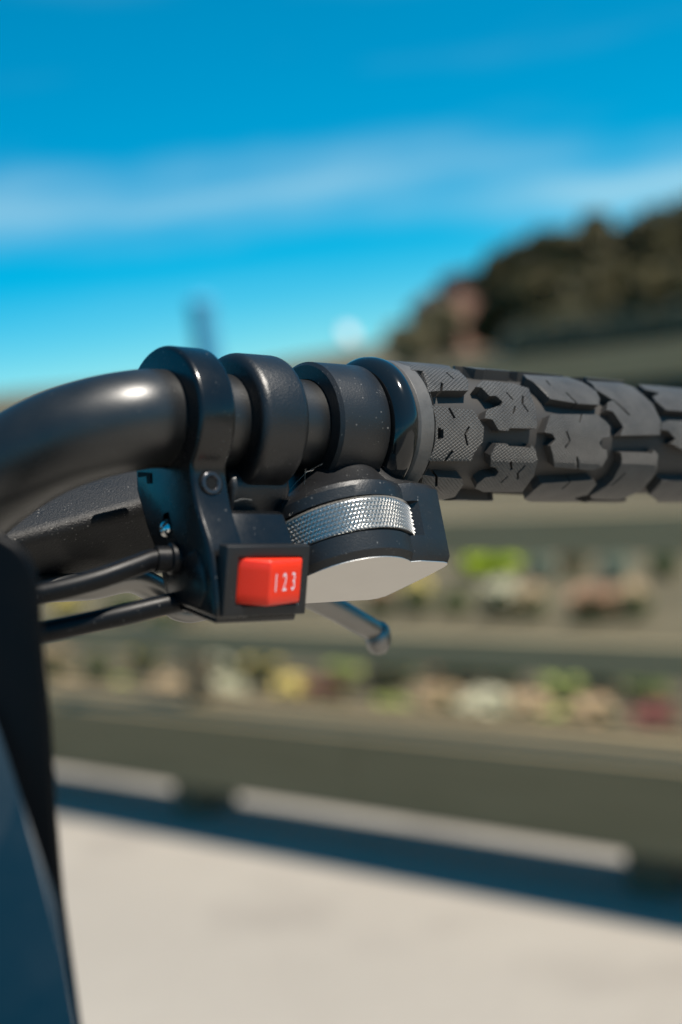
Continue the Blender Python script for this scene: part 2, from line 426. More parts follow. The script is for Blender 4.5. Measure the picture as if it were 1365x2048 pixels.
big_sheet('added_road', quad(-14, 12, -13, -4.4), -0.012, 'added_asphalt')  # unseen dark ground added behind the camera to weaken bounced light
big_sheet('garden_ground', quad(-14, 12, 0.75, 9.5), -0.008, 'soil')

fence = empty('timber_fence', FP(0, 0, 0), 'olive brown timber rail fence with thick bottom beam along the paving', 'fence')
def fence_box(name, s0, s1, d0, d1, z0, z1, bw=0.004, mat='timber'):
    L = (s1 - s0) / 2
    bm = box(bmesh.new(), (0, 0, 0), (L, (d1 - d0) / 2, (z1 - z0) / 2)); bevel(bm, bw, 2)
    me = bpy.data.meshes.new(name); bm.to_mesh(me); bm.free(); me.materials.append(M[mat])
    o = bpy.data.objects.new(name, me); COL.objects.link(o)
    mw = Matrix.Translation(FP((s0 + s1) / 2, (d0 + d1) / 2, (z0 + z1) / 2)) @ Matrix.Rotation(math.atan2(fd.y, fd.x), 4, 'Z')
    o.parent = fence; o.matrix_parent_inverse = fence.matrix_world.inverted(); o.matrix_world = mw
    return o
PW = 0.02
def z_at(px, py, across):                     # height of a pixel on the upright plane along the fence
    r = ray(px, py); o = FP(0, across, 0); k = (o - EYE).dot(fn) / r.dot(fn); return (EYE + r * k).z
bz0 = .006 + (z_at(110, 1545, -.165) + z_at(1250, 1700, -.165)) / 2
bz1 = (z_at(110, 1428, -.165) + z_at(1330, 1519, -.165)) / 2
for k in range(-4, 4):
    s = k * span
    if k % 2 == 0: fence_box('post', s - PW, s + PW, -0.03, 0.03, bz1 - .002, 0.985, 0.006, 'post_timber')
    fence_box('support_block', s - 0.05, s + 0.05, -0.09, 0.03, -0.02, bz0 + .01, 0.006, 'post_timber')
    fence_box('beam', s - span / 2 + 0.0015, s + span / 2 - 0.0015, -0.165, 0.045, bz0, bz1, 0.008)
    for (z0, z1, th) in ((0.395, 0.462, 0.024), (0.632, 0.708, 0.024), (0.950, 1.012, 0.028)):
        if True:
            fence_box('board', s - span / 2 + 0.0015, s + span / 2 - 0.0015, -0.03 - th, -0.0305, z0, z1, 0.004, 'rail_timber')
    for z in (0.285, 0.352):
        bm = sweep([FP(s + .002, 0, z), FP(s + span / 2, 0, z), FP(s + span - .002, 0, z)], 0.006, 10)
        obj('rod', bm, 'bark', fence, 40)

# ------------------------------------------------------------------ plants in the bed beyond the fence
def leaf_cloud(bm, c, rx, ry, rz, n, size, flat=0.35, shell=0.55):
    for _ in range(n):
        while True:
            v = Vector((random.uniform(-1, 1), random.uniform(-1, 1), random.uniform(-1, 1)))
            if shell * random.random() < v.length <= 1: break
        pos = Vector(c) + Vector((v.x * rx, v.y * ry, v.z * rz))
        nrm = (v.normalized() * 0.7 + Vector((random.uniform(-1, 1), random.uniform(-1, 1), random.uniform(-.3, 1)))).normalized()
        a_ = nrm.orthogonal().normalized(); a_.rotate(Matrix.Rotation(random.uniform(0, 6.28), 3, nrm)); b_ = nrm.cross(a_)
        s = size * random.uniform(0.6, 1.4)
        q = [pos + a_ * s, pos + b_ * s * 0.45 + nrm * s * flat, pos - a_ * s, pos - b_ * s * 0.45 + nrm * s * flat]
        bm.faces.new([bm.verts.new(x) for x in q])
def plant(px, py, wpx, hpx, kind, label, group, zc=None):
    q = on_ground(px, py + hpx * 0.5); d = (q - EYE).dot(fwd)
    rx = max(0.06, wpx * d / F / 2); hz = max(0.10, hpx * d / F)
    o = empty('garden_plant', Vector((q.x, q.y, -0.01)), label, 'plant', group)
    bm = bmesh.new()
    flower = kind in ('cream', 'yellow', 'peach', 'salmon', 'dark_red')
    lm = 'green' if flower else kind
    leaf_cloud(bm, (q.x, q.y, hz * 0.40), rx, rx, hz * 0.42, 230, rx * 0.30)
    obj('foliage', bm, lm, o)
    if flower:
        bm = bmesh.new()
        for _ in range(46):
            an = random.uniform(0, 6.28); rr = rx * math.sqrt(random.random())
            z = hz * (0.62 + 0.42 * math.sqrt(max(0, 1 - (rr / rx) ** 2))) + random.uniform(-.02, .02)
            c = Vector((q.x + rr * math.cos(an), q.y + rr * math.sin(an), z)); s = rx * random.uniform(0.13, 0.22)
            tilt = Vector((random.uniform(-.6, .6), random.uniform(-1.1, .1), 1)).normalized(); a_ = tilt.orthogonal().normalized(); b_ = tilt.cross(a_)
            ctr = bm.verts.new(c - tilt * s * 0.25)
            rim = [bm.verts.new(c + (a_ * math.cos(k * math.pi / 3) + b_ * math.sin(k * math.pi / 3)) * s) for k in range(6)]
            for k in range(6): bm.faces.new((ctr, rim[k], rim[(k + 1) % 6]))
        obj('blossom', bm, kind, o)['kind'] = 'stuff'
    else:
        bm = sweep([Vector((q.x, q.y, -0.01)), Vector((q.x, q.y, hz * .3)), Vector((q.x, q.y, hz * .6))], 0.012, 8)
        obj('stem', bm, 'bark', o)
PL = {
 'cream': ('cream flowering clump in the bed beyond the fence', 'cream flowering plants'),
 'yellow': ('yellow flowering clump in the bed beyond the fence', 'yellow flowering plants'),
 'peach': ('peach flowering clump in the bed beyond the fence', 'peach flowering plants'),
 'salmon': ('salmon pink flowering clump in the bed beyond the fence', 'salmon flowering plants'),
 'dark_red': ('small dark red flowering clump beyond the fence rails', 'dark red flowering plants'),
 'pale_green': ('pale green leafy clump in the bed beyond the fence', 'pale green plants'),
 'grey_green': ('grey green leafy clump seen between the upper fence rails', 'grey green plants'),
 'green': ('dull green low clump in the bed beyond the fence', 'dull green plants'),
}
spots = [(1085, 1125, 62, 70, 'grey_green'), (1232, 1125, 62, 70, 'grey_green'), (1150, 1125, 40, 40, 'salmon'),
 (1330, 1120, 60, 60, 'green'), (1005, 1195, 72, 62, 'cream'), (1065, 1207, 46, 45, 'peach'), (1190, 1208, 90, 55, 'salmon'),
 (1270, 1202, 60, 60, 'peach'), (838, 1190, 62, 70, 'yellow'), (765, 1200, 45, 55, 'salmon'), (915, 1200, 50, 45, 'green'),
 (293, 1315, 50, 52, 'yellow'), (110, 1325, 75, 60, 'peach'), (200, 1330, 60, 40, 'green'), (455, 1335, 80, 75, 'cream'),
 (530, 1343, 50, 40, 'yellow'), (690, 1342, 50, 50, 'pale_green'), (785, 1338, 100, 66, 'peach'), (915, 1338, 112, 56, 'salmon'),
 (1010, 1345, 60, 45, 'yellow'), (1130, 1375, 70, 45, 'pale_green'), (1295, 1355, 84, 74, 'pale_green'), (1210, 1350, 60, 40, 'green'),
 (238, 1380, 58, 62, 'pale_green'), (345, 1405, 60, 45, 'peach'), (140, 1395, 60, 45, 'peach'), (460, 1405, 84, 78, 'cream'), (655, 1412, 70, 42, 'dark_red'),
 (785, 1420, 60, 66, 'pale_green'), (885, 1420, 80, 44, 'peach'), (975, 1438, 120, 62, 'cream'), (1065, 1440, 56, 60, 'peach'),
 (1125, 1452, 60, 62, 'pale_green'), (1190, 1462, 60, 40, 'peach'), (1312, 1472, 50, 55, 'dark_red'),
 (590, 1405, 60, 40, 'yellow'), (250, 1205, 70, 50, 'green'), (140, 1215, 60, 50, 'yellow'), (330, 1230, 60, 40, 'peach')]
KN = {'cream': 'cream', 'yellow': 'yellow', 'peach': 'peach', 'salmon': 'salmon', 'dark_red': 'dark red', 'pale_green': 'pale green', 'grey_green': 'grey green', 'green': 'dull green', 'lime': 'lime green'}
spots[13] = (200, 1330, 52, 40, 'green'); spots[20] = (1130, 1375, 80, 50, 'pale_green')
allp = spots + [(985, 1108, 108, 60, 'lime')]
for (x, y, ww, hh, kind) in spots:
    near = sorted(((math.hypot(x - q[0], (y - q[1]) * 1.6), q[4]) for q in allp if q[4] != kind))
    n1_ = near[0][1]; n2_ = next((k for _, k in near if k != n1_), n1_)
    size = 'broad' if ww > 78 else 'small' if ww < 58 else 'low'
    what = 'leafy' if 'green' in kind else 'flowering'
    plant(x, y, ww, hh, kind, f'{size} {KN[kind]} {what} clump between {KN[n1_]} and {KN[n2_]} ones beyond the fence', PL[kind][1])
plant(985, 1106, 116, 76, 'lime', 'vivid lime green clump standing among the garden plants', None)

# hedge and trees
def hedge(name, label, p0, p1, h, dep, mat, n, size):
    mid = (p0 + p1) / 2; o = empty(name, Vector((mid.x, mid.y, 0)), label, 'hedge')
    bm = bmesh.new(); L = (p1 - p0); k = 22
    for i in range(k):
        c = p0 + L * ((i + .5) / k)
        leaf_cloud(bm, (c.x, c.y, h * 0.5 + random.uniform(-.03, .03)), L.length / k * 0.8, dep, h * 0.53, n, size)
    obj('foliage', bm, mat, o)
    bm = bmesh.new()
    for i in range(k):
        c = p0 + L * ((i + .5) / k); box(bm, (c.x, c.y, h * .42), (L.length / k * .52, dep * .6, h * .42))
    obj('branch_core', bm, 'hedge_leaf', o)
hl = on_depth_y(1010, 690, 24.0); hr = on_depth_y(1700, 690, 19.0)
hedge('garden_hedge', 'dark blue green clipped hedge beyond the top fence rail', Vector((hl.x, hl.y, 0)), Vector((hr.x, hr.y, 0)), 1.30, 0.5, 'hedge_leaf', 260, 0.055)
def tree(px, top_y, Y, crown_w, label, mat='tree_leaf'):
    q = on_depth_y(px, top_y, Y); gx, gy = q.x, q.y; gz = land_h(gx, gy) - 0.05; top = q.z
    H = top - gz; o = empty('bushy_tree', Vector((gx, gy, gz)), label, 'tree', 'trees on the rise beyond the fence')
    path = [Vector((gx, gy, gz)), Vector((gx + .1, gy, gz + H * .3)), Vector((gx, gy + .1, gz + H * .62))]
    bm = sweep(catmull(path, 4), lambda s: 0.16 * (1 - .6 * s), 10)
    me = bpy.data.meshes.new('t')
    for _ in range(5):
        an = random.uniform(0, 6.28); e = Vector((gx + math.cos(an) * crown_w * .33, gy + math.sin(an) * crown_w * .33, gz + H * random.uniform(.6, .85)))
        b2_ = sweep(catmull([path[1], (path[1] + e) / 2 + Vector((0, 0, .15)), e], 3), lambda s: 0.07 * (1 - .7 * s), 6)
        b2_.to_mesh(me); bm.from_mesh(me); b2_.free()
    obj('trunk', bm, 'bark', o, 50)
    bm = bmesh.new()
    for _ in range(20):
        an = random.uniform(0, 6.28); rr = crown_w * .5 * math.sqrt(random.random()) * .72
        zc = gz + H * random.uniform(.30, .86) * (1 - .25 * (rr / (crown_w * .5)) ** 2)
        rs = crown_w * random.uniform(.15, .24)
        leaf_cloud(bm, (gx + rr * math.cos(an), gy + rr * math.sin(an), min(zc, top - rs * .7)), rs, rs, rs * .8, 300, 0.15, shell=.8)
    obj('crown', bm, mat, o)
for i, (px, ty, Y, cw, lb) in enumerate([
        (1070, 415, 46, 2.3, 'rounded olive tree at the open end of the row'),
        (1160, 405, 44, 2.6, 'dense olive tree standing second in the row beside the brick hut'),
        (1255, 405, 47, 2.5, 'broad dark tree in the middle of the row'),
        (1345, 362, 45, 3.0, 'tallest bushy tree rising above the hedge'),
        (1010, 485, 49, 2.5, 'small tree leaning over the brick hut'),
        (1450, 340, 48, 3.2, 'large tree past the tallest one along the row'),
        (1120, 520, 41, 2.4, 'low dark bush in front of the tree row'),
        (1230, 520, 42, 2.6, 'low dark bush below the broad middle tree'),
        (1340, 510, 41, 2.6, 'low dark bush under the tallest tree'),
        (985, 590, 50, 1.7, 'small round bush filling the gap beside the brick hut'),
        (1580, 370, 46, 3.2, 'last large tree at the far end of the row')]):
    tree(px, ty, Y, cw, lb)

for (px, ty, Y, cw, lb) in ((868, 592, 47, 1.5, 'dry brown shrub against the lean-to of the brick hut'), (815, 628, 46, 1.4, 'dry brown shrub down the slope from the brick hut'),):
    tree(px, ty, Y, cw, lb, 'dry_leaf')

# brick hut
hq = on_depth_y(930, 640, 56); hz = land_h(hq.x, hq.y) - .05
hut = empty('brick_hut', Vector((hq.x, hq.y, hz)), 'small pink brick hut with dark brown roof beside the trees', 'hut')
rz = Matrix.Rotation(R(12), 3, 'Z'); top = on_depth_y(930, 560, 56).z - hz
bm = box(bmesh.new(), (hq.x, hq.y, hz + top / 2), (0.55, 0.9, top / 2), rz); obj('wall', bm, 'brick', hut)
bm = box(bmesh.new(), (hq.x - 1.15, hq.y + .2, hz + top * .36), (0.62, 0.9, top * .36), rz); obj('side_room', bm, 'roof', hut)
bm = prism([(-.75, 0), (.75, 0), (0.25, .32), (-.25, .32)], lambda x, y, z: Vector((hq.x, hq.y, hz + top + .004)) + rz @ Vector((x, z, y)), -1.05, 1.05)
obj('roof', bm, 'roof', hut)
bm = prism([(-1.85, .0), (-.53, .0), (-.53, .55), (-1.0, .5)], lambda x, y, z: Vector((hq.x, hq.y, hz + top * .72 + .004)) + rz @ Vector((x, z, y)), -.85, 1.05)
obj('lean_to_roof', bm, 'roof', hut)
bm = box(bmesh.new(), Vector((hq.x, hq.y, hz + .95)) + rz @ Vector((.1, -.9, 0)), (.22, .03, .3), rz); obj('window', bm, 'glass', hut)

# white sign and slender mast on the skyline
sq = on_depth_y(697, 668, 40); gz = land_h(sq.x, sq.y)
sg = empty('roadside_sign', Vector((sq.x, sq.y, gz - .05)), 'small bright white board on a short post on the skyline', 'sign')
bm = box(bmesh.new(), (sq.x, sq.y, sq.z), (.19, .03, .19), Matrix.Rotation(R(-25), 3, 'X') @ Matrix.Rotation(R(35), 3, 'Z')); bevel(bm, .012, 2); obj('board', bm, 'white', sg)
bm = sweep([Vector((sq.x, sq.y + .05, gz - .05)), Vector((sq.x, sq.y + .05, (gz + sq.z) / 2)), Vector((sq.x, sq.y + .05, sq.z + .15))], .02, 10); obj('post', bm, 'steel', sg)
tq = on_depth_y(404, 612, 90); gz = land_h(tq.x, tq.y)
mast = empty('tall_mast', Vector((tq.x, tq.y, gz - .1)), 'slender blue grey mast rising above the far land', 'mast')
bm = sweep([Vector((tq.x, tq.y, gz - .1)), Vector((tq.x, tq.y, (gz + tq.z) / 2)), Vector((tq.x, tq.y, tq.z))], lambda s: .78 - .06 * s, 16); obj('pole', bm, 'bluegrey', mast, 40)
bm = lathe([(0, 0), (0, .72), (.2, .76), (.5, .72), (.8, .3), (.8, 0)], lambda t_, a_, b_: Vector((tq.x + a_, tq.y + b_, tq.z - .2 + t_)), 20); obj('mast_head', bm, 'bluegrey', mast, 40)

# ================================================================== the handlebar
root_loc = P(-420, 1420, .40); root_loc.z = 0.0
bike = empty('bicycle_handlebar', root_loc, 'black bicycle handlebar with knobbly rubber grip, red switch and brake lever', 'handlebar')
def bobj(name, bm, mat, parent=None, smooth=30): return obj(name, bm, mat, parent or bike, smooth)

# bar tube: straight through the clamps, then bending down on the other side
bpts = [B(215, 0, 0), B(120, 0, 0), B(60, 0, 0), B(20, 0, 0), B(-1, 0, 0)]
bpts += [P(262, 842, .3428), P(190, 857, .3405), P(110, 884, .3400), P(30, 928, .3415), P(-60, 1000, .347), P(-150, 1100, .350), P(-260, 1220, .356), P(-420, 1330, .37)]
tube = sweep(catmull(bpts, 10), 0.0111, 64, b2)
bobj('bar_tube', tube, 'bar')
stem_top = P(-420, 1330, .37)
st = sweep([stem_top + Vector((0, 0, .03)), stem_top - Vector((0, 0, .1)), Vector((stem_top.x - .03, stem_top.y + .02, .62)), Vector((stem_top.x - .06, stem_top.y + .06, .36))], .019, 32)
bobj('steering_column', st, 'bar')
bobj('stem_clamp', sweep([stem_top + (P(-520, 1340, .375) - stem_top) * s for s in (-.25, 0.2, .6)], .021, 32), 'alloy_black')
wc = Vector((stem_top.x - .06, stem_top.y + .06, .25))
wl = bobj('front_wheel', sweep([wc + Vector((.225 * math.cos(a_ * math.pi / 24) * .5, .225 * math.cos(a_ * math.pi / 24) * .866, .225 * math.sin(a_ * math.pi / 24))) for a_ in range(49)], .024, 20, Vector((.866, -.5, 0))), 'rubber')
for k in range(12):
    an = k * math.pi / 6
    obj('spoke', sweep([wc, wc + Vector((.1 * math.cos(an) * .5, .1 * math.cos(an) * .866, .1 * math.sin(an))), wc + Vector((.21 * math.cos(an) * .5, .21 * math.cos(an) * .866, .21 * math.sin(an)))], .0016, 6), 'steel', wl)
for sgn in (-1, 1):
    off = Vector((.866, -.5, 0)) * (.045 * sgn)
    obj('fork_blade', sweep([Vector((stem_top.x - .06, stem_top.y + .06, .55)) + off * .4, Vector((stem_top.x - .06, stem_top.y + .06, .5)) + off, wc + off], .011, 16), 'bar', wl)

# ---- grip: sleeve with raised tread blocks cut by fine slits
RG = 17.4
def hit(px, py, rad=RG):                      # pixel -> (along, angle) on the grip's cylinder
    d = ray(px, py); o = EYE - AX0
    dp = d - ax * d.dot(ax); op = o - ax * o.dot(ax)
    A_, B_, C_ = dp.dot(dp), 2 * dp.dot(op), op.dot(op) - (rad * MM) ** 2
    disc = B_ * B_ - 4 * A_ * C_
    s = (-B_ - math.sqrt(max(disc, 0))) / (2 * A_)
    q = o + d * s
    return q.dot(ax) / MM, math.atan2(q.dot(b2), q.dot(b3))
TS = hit(869, 866)[0]
grip = bobj('grip', lathe([(60.7, 11), (60.7, RG - .6), (61.3, RG), (66, RG), (TS, RG), (TS + .3, RG - .3), (TS + .7, RG - 2.7), (120, RG - 2.8), (186, RG - 2.8), (186, RG), (191, RG), (192, RG - 1), (192, 0)], B, 160), 'rubber')
grip.data.materials.append(M['groove_shade'])
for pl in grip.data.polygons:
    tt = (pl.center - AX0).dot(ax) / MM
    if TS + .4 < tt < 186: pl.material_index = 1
def tread_mesh(outer, slits, top=RG + .07, floor=RG - 3.2):
    RR = top
    o2 = [(t_, an * RR) for t_, an in outer]
    sl2 = []
    for (q0, q1, wd) in slits:
        a_ = Vector((q0[0], q0[1] * RR)); b_ = Vector((q1[0], q1[1] * RR)); dv = (b_ - a_).normalized(); nv = Vector((-dv.y, dv.x)) * (wd / 2)
        sl2.append([tuple(a_ + nv), tuple(b_ + nv), tuple(b_ - nv), tuple(a_ - nv)])
    pts = []; faces = []
    for poly in [o2] + sl2:
        faces.append(list(range(len(pts), len(pts) + len(poly)))); pts += [Vector(q) for q in poly]
    x0, x1 = min(q[0] for q in o2), max(q[0] for q in o2); y0, y1 = min(q[1] for q in o2), max(q[1] for q in o2)
    yy = y0 + .8
    while yy < y1:
        xx = x0 + .8
        while xx < x1:
            if inside((xx, yy), o2) and not any(inside((xx, yy), s_) for s_ in sl2): pts.append(Vector((xx + .11 * math.sin(yy * 7), yy)))
            xx += 2.4
        yy += 1.1
    V_, E_, F_, *_r = delaunay_2d_cdt(pts, [], faces, 0, 1e-4)
    keep = []
    for f in F_:
        c = (sum(V_[k].x for k in f) / len(f), sum(V_[k].y for k in f) / len(f))
        if inside(c, o2) and not any(inside(c, s_) for s_ in sl2): keep.append(f)
    bm = bmesh.new(); tv = {}; bv = {}
    uvl = bm.loops.layers.uv.new('unroll')
    def W(q, r_): an = q.y / RR; return B(q.x, r_ * math.sin(an), r_ * math.cos(an))
    for f in keep:
        for k in f:
            if k not in tv: tv[k] = bm.verts.new(W(V_[k], top))
        try: fc = bm.faces.new([tv[k] for k in f])
        except ValueError: continue
        for lp, k in zip(fc.loops, f): lp[uvl].uv = (V_[k].x, V_[k].y)
    cnt = {}
    for f in keep:
        for i in range(len(f)):
            e = (f[i], f[(i + 1) % len(f)]); cnt[tuple(sorted(e))] = cnt.get(tuple(sorted(e)), []) + [e]
    for e, l in cnt.items():
        if len(l) == 1:
            i, j = l[0]
            for k in (i, j):
                if k not in bv: bv[k] = bm.verts.new(W(V_[k], floor))
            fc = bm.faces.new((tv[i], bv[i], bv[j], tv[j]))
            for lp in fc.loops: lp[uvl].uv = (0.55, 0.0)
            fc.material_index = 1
    return bm
z6 = lambda q: hit(840 + q[0] / 4.875, 720 + q[1] / 4.875)
z7 = lambda q: hit(1080 + q[0] / 4.79, 740 + q[1] / 4.79)
BL = [
 (z6, [(-20, 55), (110, 50), (240, 62), (380, 105), (470, 195), (470, 300), (235, 300), (120, 308), (-20, 308)],
      [((235, 105), (330, 185), .5), ((216, 225), (206, 310), .7)]),
 (z6, [(60, 440), (270, 462), (520, 485), (625, 660), (615, 790), (530, 905), (500, 985), (60, 985)],
      [((275, 455), (340, 570), .75), ((482, 650), (440, 725), .6), ((438, 720), (465, 835), .6), ((320, 885), (240, 990), .75),
       ((190, 660), (190, 775), 1.0), ((215, 675), (215, 765), 1.0)]),
 (z6, [(20, 1115), (150, 1135), (410, 1155), (430, 1205), (340, 1335), (200, 1365), (20, 1330)], [((160, 1100), (160, 1230), .7)]),
 (z6, [(600, 200), (770, 213), (900, 230), (1060, 275), (1130, 480), (1145, 640), (1130, 668), (880, 665), (860, 690), (770, 686), (705, 578), (630, 570),
       (650, 490), (720, 462), (795, 440), (805, 405), (740, 350), (680, 352), (600, 270), (545, 262)],
      [((840, 315), (910, 390), .5), ((1005, 350), (1000, 430), .65), ((1000, 425), (1056, 507), .5), ((930, 450), (910, 525), .5)]),
 (z6, [(745, 815), (855, 820), (865, 845), (1072, 860), (1088, 825), (1125, 870), (1150, 980), (1110, 1130), (1000, 1285), (620, 1285), (540, 1250), (560, 1205),
       (640, 1142), (740, 1130), (768, 1090), (740, 1050), (690, 1040), (690, 930)],
      [((885, 990), (895, 1070), .65), ((1025, 1030), (955, 1100), .55), ((955, 1095), (955, 1162), .55), ((860, 1130), (790, 1195), .5)]),
 (z7, [(-160, 45), (0, 55), (260, 68), (400, 115), (540, 205), (575, 275), (565, 335), (370, 325), (98, 278), (-64, 115), (-130, 80)], [((250, 215), (360, 330), .5), ((60, 100), (100, 150), .5)]),
 (z7, [(95, 432), (150, 422), (545, 427), (640, 500), (675, 545), (668, 640), (600, 650), (565, 700), (600, 755), (640, 765), (645, 840), (590, 930), (510, 960), (140, 930), (115, 780), (100, 730), (150, 660), (120, 612), (45, 597)],
      [((255, 590), (290, 680), .55), ((290, 675), (240, 750), .55), ((355, 830), (366, 965), .6), ((400, 425), (380, 500), .4)]),
 (z7, [(440, 100), (520, 110), (760, 122), (900, 165), (990, 240), (1080, 325), (1160, 490), (1150, 622), (770, 630), (800, 545), (700, 400), (640, 382), (650, 310), (700, 290), (540, 190), (500, 135)],
      [((700, 285), (862, 437), .5)]),
 (z7, [(770, 790), (1075, 800), (1090, 765), (1135, 810), (1110, 990), (1030, 1090), (960, 1160), (760, 1245), (500, 1235), (480, 1200), (640, 1110), (700, 1050), (780, 900), (785, 830)],
      [((820, 985), (680, 1110), .45)]),
 (z7, [(940, 140), (1150, 155), (1500, 190), (1700, 300), (1720, 420), (1210, 385), (1110, 300), (1080, 255), (1150, 222), (1010, 190)], []),
 (z7, [(1230, 482), (1500, 490), (1640, 560), (1640, 780), (1500, 800), (1365, 765), (1260, 705), (1300, 660), (1230, 582), (1160, 572), (1170, 505)], []),
 (z7, [(20, 1085), (300, 1065), (500, 1050), (545, 1090), (460, 1195), (330, 1225), (420, 1265), (-90, 1270), (-150, 1230), (-60, 1150)], [((300, 1060), (210, 1140), .5)]),
 (z7, [(1170, 1060), (1500, 1060), (1500, 1270), (1130, 1270), (1110, 1235), (1045, 1195)], []),
]
for mapf, poly, slits in BL:
    out = [(max(t_, TS - .25), an) for t_, an in (mapf(q) for q in poly)]; sl_ = [(mapf(a_), mapf(b_), w_) for a_, b_, w_ in slits]
    obj('tread_block', tread_mesh(out, sl_), 'tread', grip).data.materials.append(M['groove_shade'])
# the same pattern goes on round the hidden side
base = [[mapf(q) for q in poly] for mapf, poly, _ in BL]
for idx, rots in ((3, (1.25, 2.2, 3.1)), (1, (1.45, 2.5, 3.6)), (6, (1.9, 2.9, 3.9)), (7, (1.3, 2.3, 3.3)), (4, (-1.2,)), (8, (-1.1,))):
    for rt in rots:
        sh = random.uniform(-2, 2) if idx != 1 else 0
        if idx == 3: sh = 2 + rt
        obj('tread_block', tread_mesh([(t_ + sh, an + rt) for t_, an in base[idx]], []), 'tread', grip).data.materials.append(M['groove_shade'])

# ---- collar at the grip's inner end
collar = bobj('grip_collar', lathe([(54.2, 11), (54.2, 14.2), (54.6, 15.6), (55.6, 17.0), (57.0, 17.75), (58.4, 17.9), (59.6, 17.75), (60.3, 17.2), (60.5, 16.4), (60.5, 11)], B, 128), 'gloss', None, 60)
bm = box(bmesh.new(), (0, 0, 0), (1.9, 1.6, 3.0))
for v in bm.verts: v.co = B(57.6 + v.co.x, -15.6 + v.co.y, 9.4 + v.co.z)
obj('clamp_gap', bm, 'hole', collar)

# ---- switch housing (clamp band, neck, box)
def arc(c, r_, a0, a1, n): return [(c[0] + r_ * math.cos(R(a0 + (a1 - a0) * k / n)), c[1] + r_ * math.sin(R(a0 + (a1 - a0) * k / n))) for k in range(n + 1)]
RB = 16.5
prof = arc((0, 0), RB, 226, -38, 56)          # (front, up) going over the top
prof += [(12.7, -11.6), (12.9, -13.5), (13.6, -16.2), (14.9, -19.8), (16.8, -23.2), (18.9, -26.6), (20.6, -30.5), (21.7, -35.2), (22.3, -40), (22.4, -43.9)]
prof += [(1.9, -40.6), (0.4, -36.5), (-0.6, -32.8), (-6.6, -24.5), (-11.2, -16)]
hs = prism(prof, lambda x, y, z: B(z, y, x), -1.0, 8.4); bevel(hs, 1.1 * MM, 4, 40)
housing = bobj('switch_housing', hs, 'plastic', None, 35)
bp = [(13.5, -20.6), (15.4, -20.9), (16.7, -23.2), (18.8, -26.6), (20.5, -30.5), (21.6, -35.2), (22.2, -40), (22.3, -43.7), (2.4, -40.7), (1.5, -30), (3, -20.4)]
hs = prism(bp, lambda x, y, z: B(z, y, x), 6.2, 22.2); bevel(hs, 1.0 * MM, 4, 30)
bobj('switch_box', hs, 'plastic', housing, 40)
# bottom cover under the box, its rim just showing
bp = [(21.2, -43.4), (20.6, -45.0), (3.5, -42.3), (3.2, -40.7)]
hs = prism(bp, lambda x, y, z: B(z, y, x), 0.2, 21.4); bevel(hs, .5 * MM, 3, 30)
bobj('bottom_cover', hs, 'plastic', housing, 40)
# recessed panel seam on the flat side
bp = [(16.5, -41.4), (4.0, -38.9), (2.4, -34.5), (2.8, -33.5), (15.0, -29.0), (18.0, -33.0), (19.2, -38)]
hs = prism(bp, lambda x, y, z: B(z, y, x), -1.25, -0.9); bevel(hs, .12 * MM, 2, 30)
bobj('side_cover', hs, 'plastic', housing, 40)
# socket bolt on the front of the neck
ndir = Vector((0.97, 0.24)).normalized()
def frame_f(t0, u0_, f0, tilt):               # local frame on the front: x along, y up the face, z out
    up_ = (b2 * math.cos(tilt) - b3 * math.sin(tilt)); out_ = (b3 * math.cos(tilt) + b2 * math.sin(tilt))
    o = B(t0, u0_, f0)
    return lambda x, y, z: o + (ax * x + up_ * y + out_ * z) * MM
fb_ = frame_f(3.6, -14.6, 13.4, R(9))
bobj('bolt_recess', lathe([(-1.0, 0), (-1.0, 3.0), (.10, 3.0), (.10, 2.7)], lambda t_, a_, b_: fb_(a_, b_, t_), 48), 'hole', housing)
bolt = bobj('socket_bolt', lathe([(.0, 2.68), (.45, 2.6), (.62, 2.35), (.62, 1.75), (.35, 1.45), (-.9, 1.4), (-.9, 0)], lambda t_, a_, b_: fb_(a_, b_, t_), 48), 'bolt', housing)
hx = prism([(1.42 * math.cos(R(60 * k)), 1.42 * math.sin(R(60 * k))) for k in range(6)], lambda x, y, z: fb_(x, y, z), -.5, .30)
obj('hex_socket', hx, 'hole', bolt)
# side screw in its keyhole, on the flat side facing along the bar
def side_f(u_, f_): return lambda x, y, z: B(-1.0 - z, u_ + y, f_ + x)
def find_side(px, py):
    r = ray(px, py); o = B(-1.0, 0, 0); s = (o - EYE).dot(ax) / r.dot(ax); q = EYE + r * s - AX0
    return q.dot(b2) / MM, q.dot(b3) / MM
su, sf = find_side(333, 1058); s_f = side_f(su, sf)
hs = prism([(x, y) for x, y in arc((0, 0), 2.3, -70, 250, 20)] + [(-1.0, 3.4), (.9, 3.8)], s_f, -.5, .08)
bobj('screw_recess', hs, 'hole', housing)
bobj('pan_screw', lathe([(0.0, 1.85), (.5, 1.8), (1.0, 1.4), (1.3, .8), (1.36, .3), (1.1, .0)], lambda t_, a_, b_: s_f(a_, b_, t_), 32), 'chrome', housing, 60)
# notch at the top of the flat side
n1u, n1f = find_side(278, 944); n2u, n2f = find_side(300, 962)
hs = prism([(n1f, n1u), (n2f + .6, n1u - .3), (n2f + .8, n2u - .6), (n2f - .8, n2u - .6), (n2f - 1.2, n2u + 1.2), (n1f, n1u - 1.2)], lambda x, y, z: B(z, y, x), -1.25, -.9)
bobj('side_notch', hs, 'hole', housing)
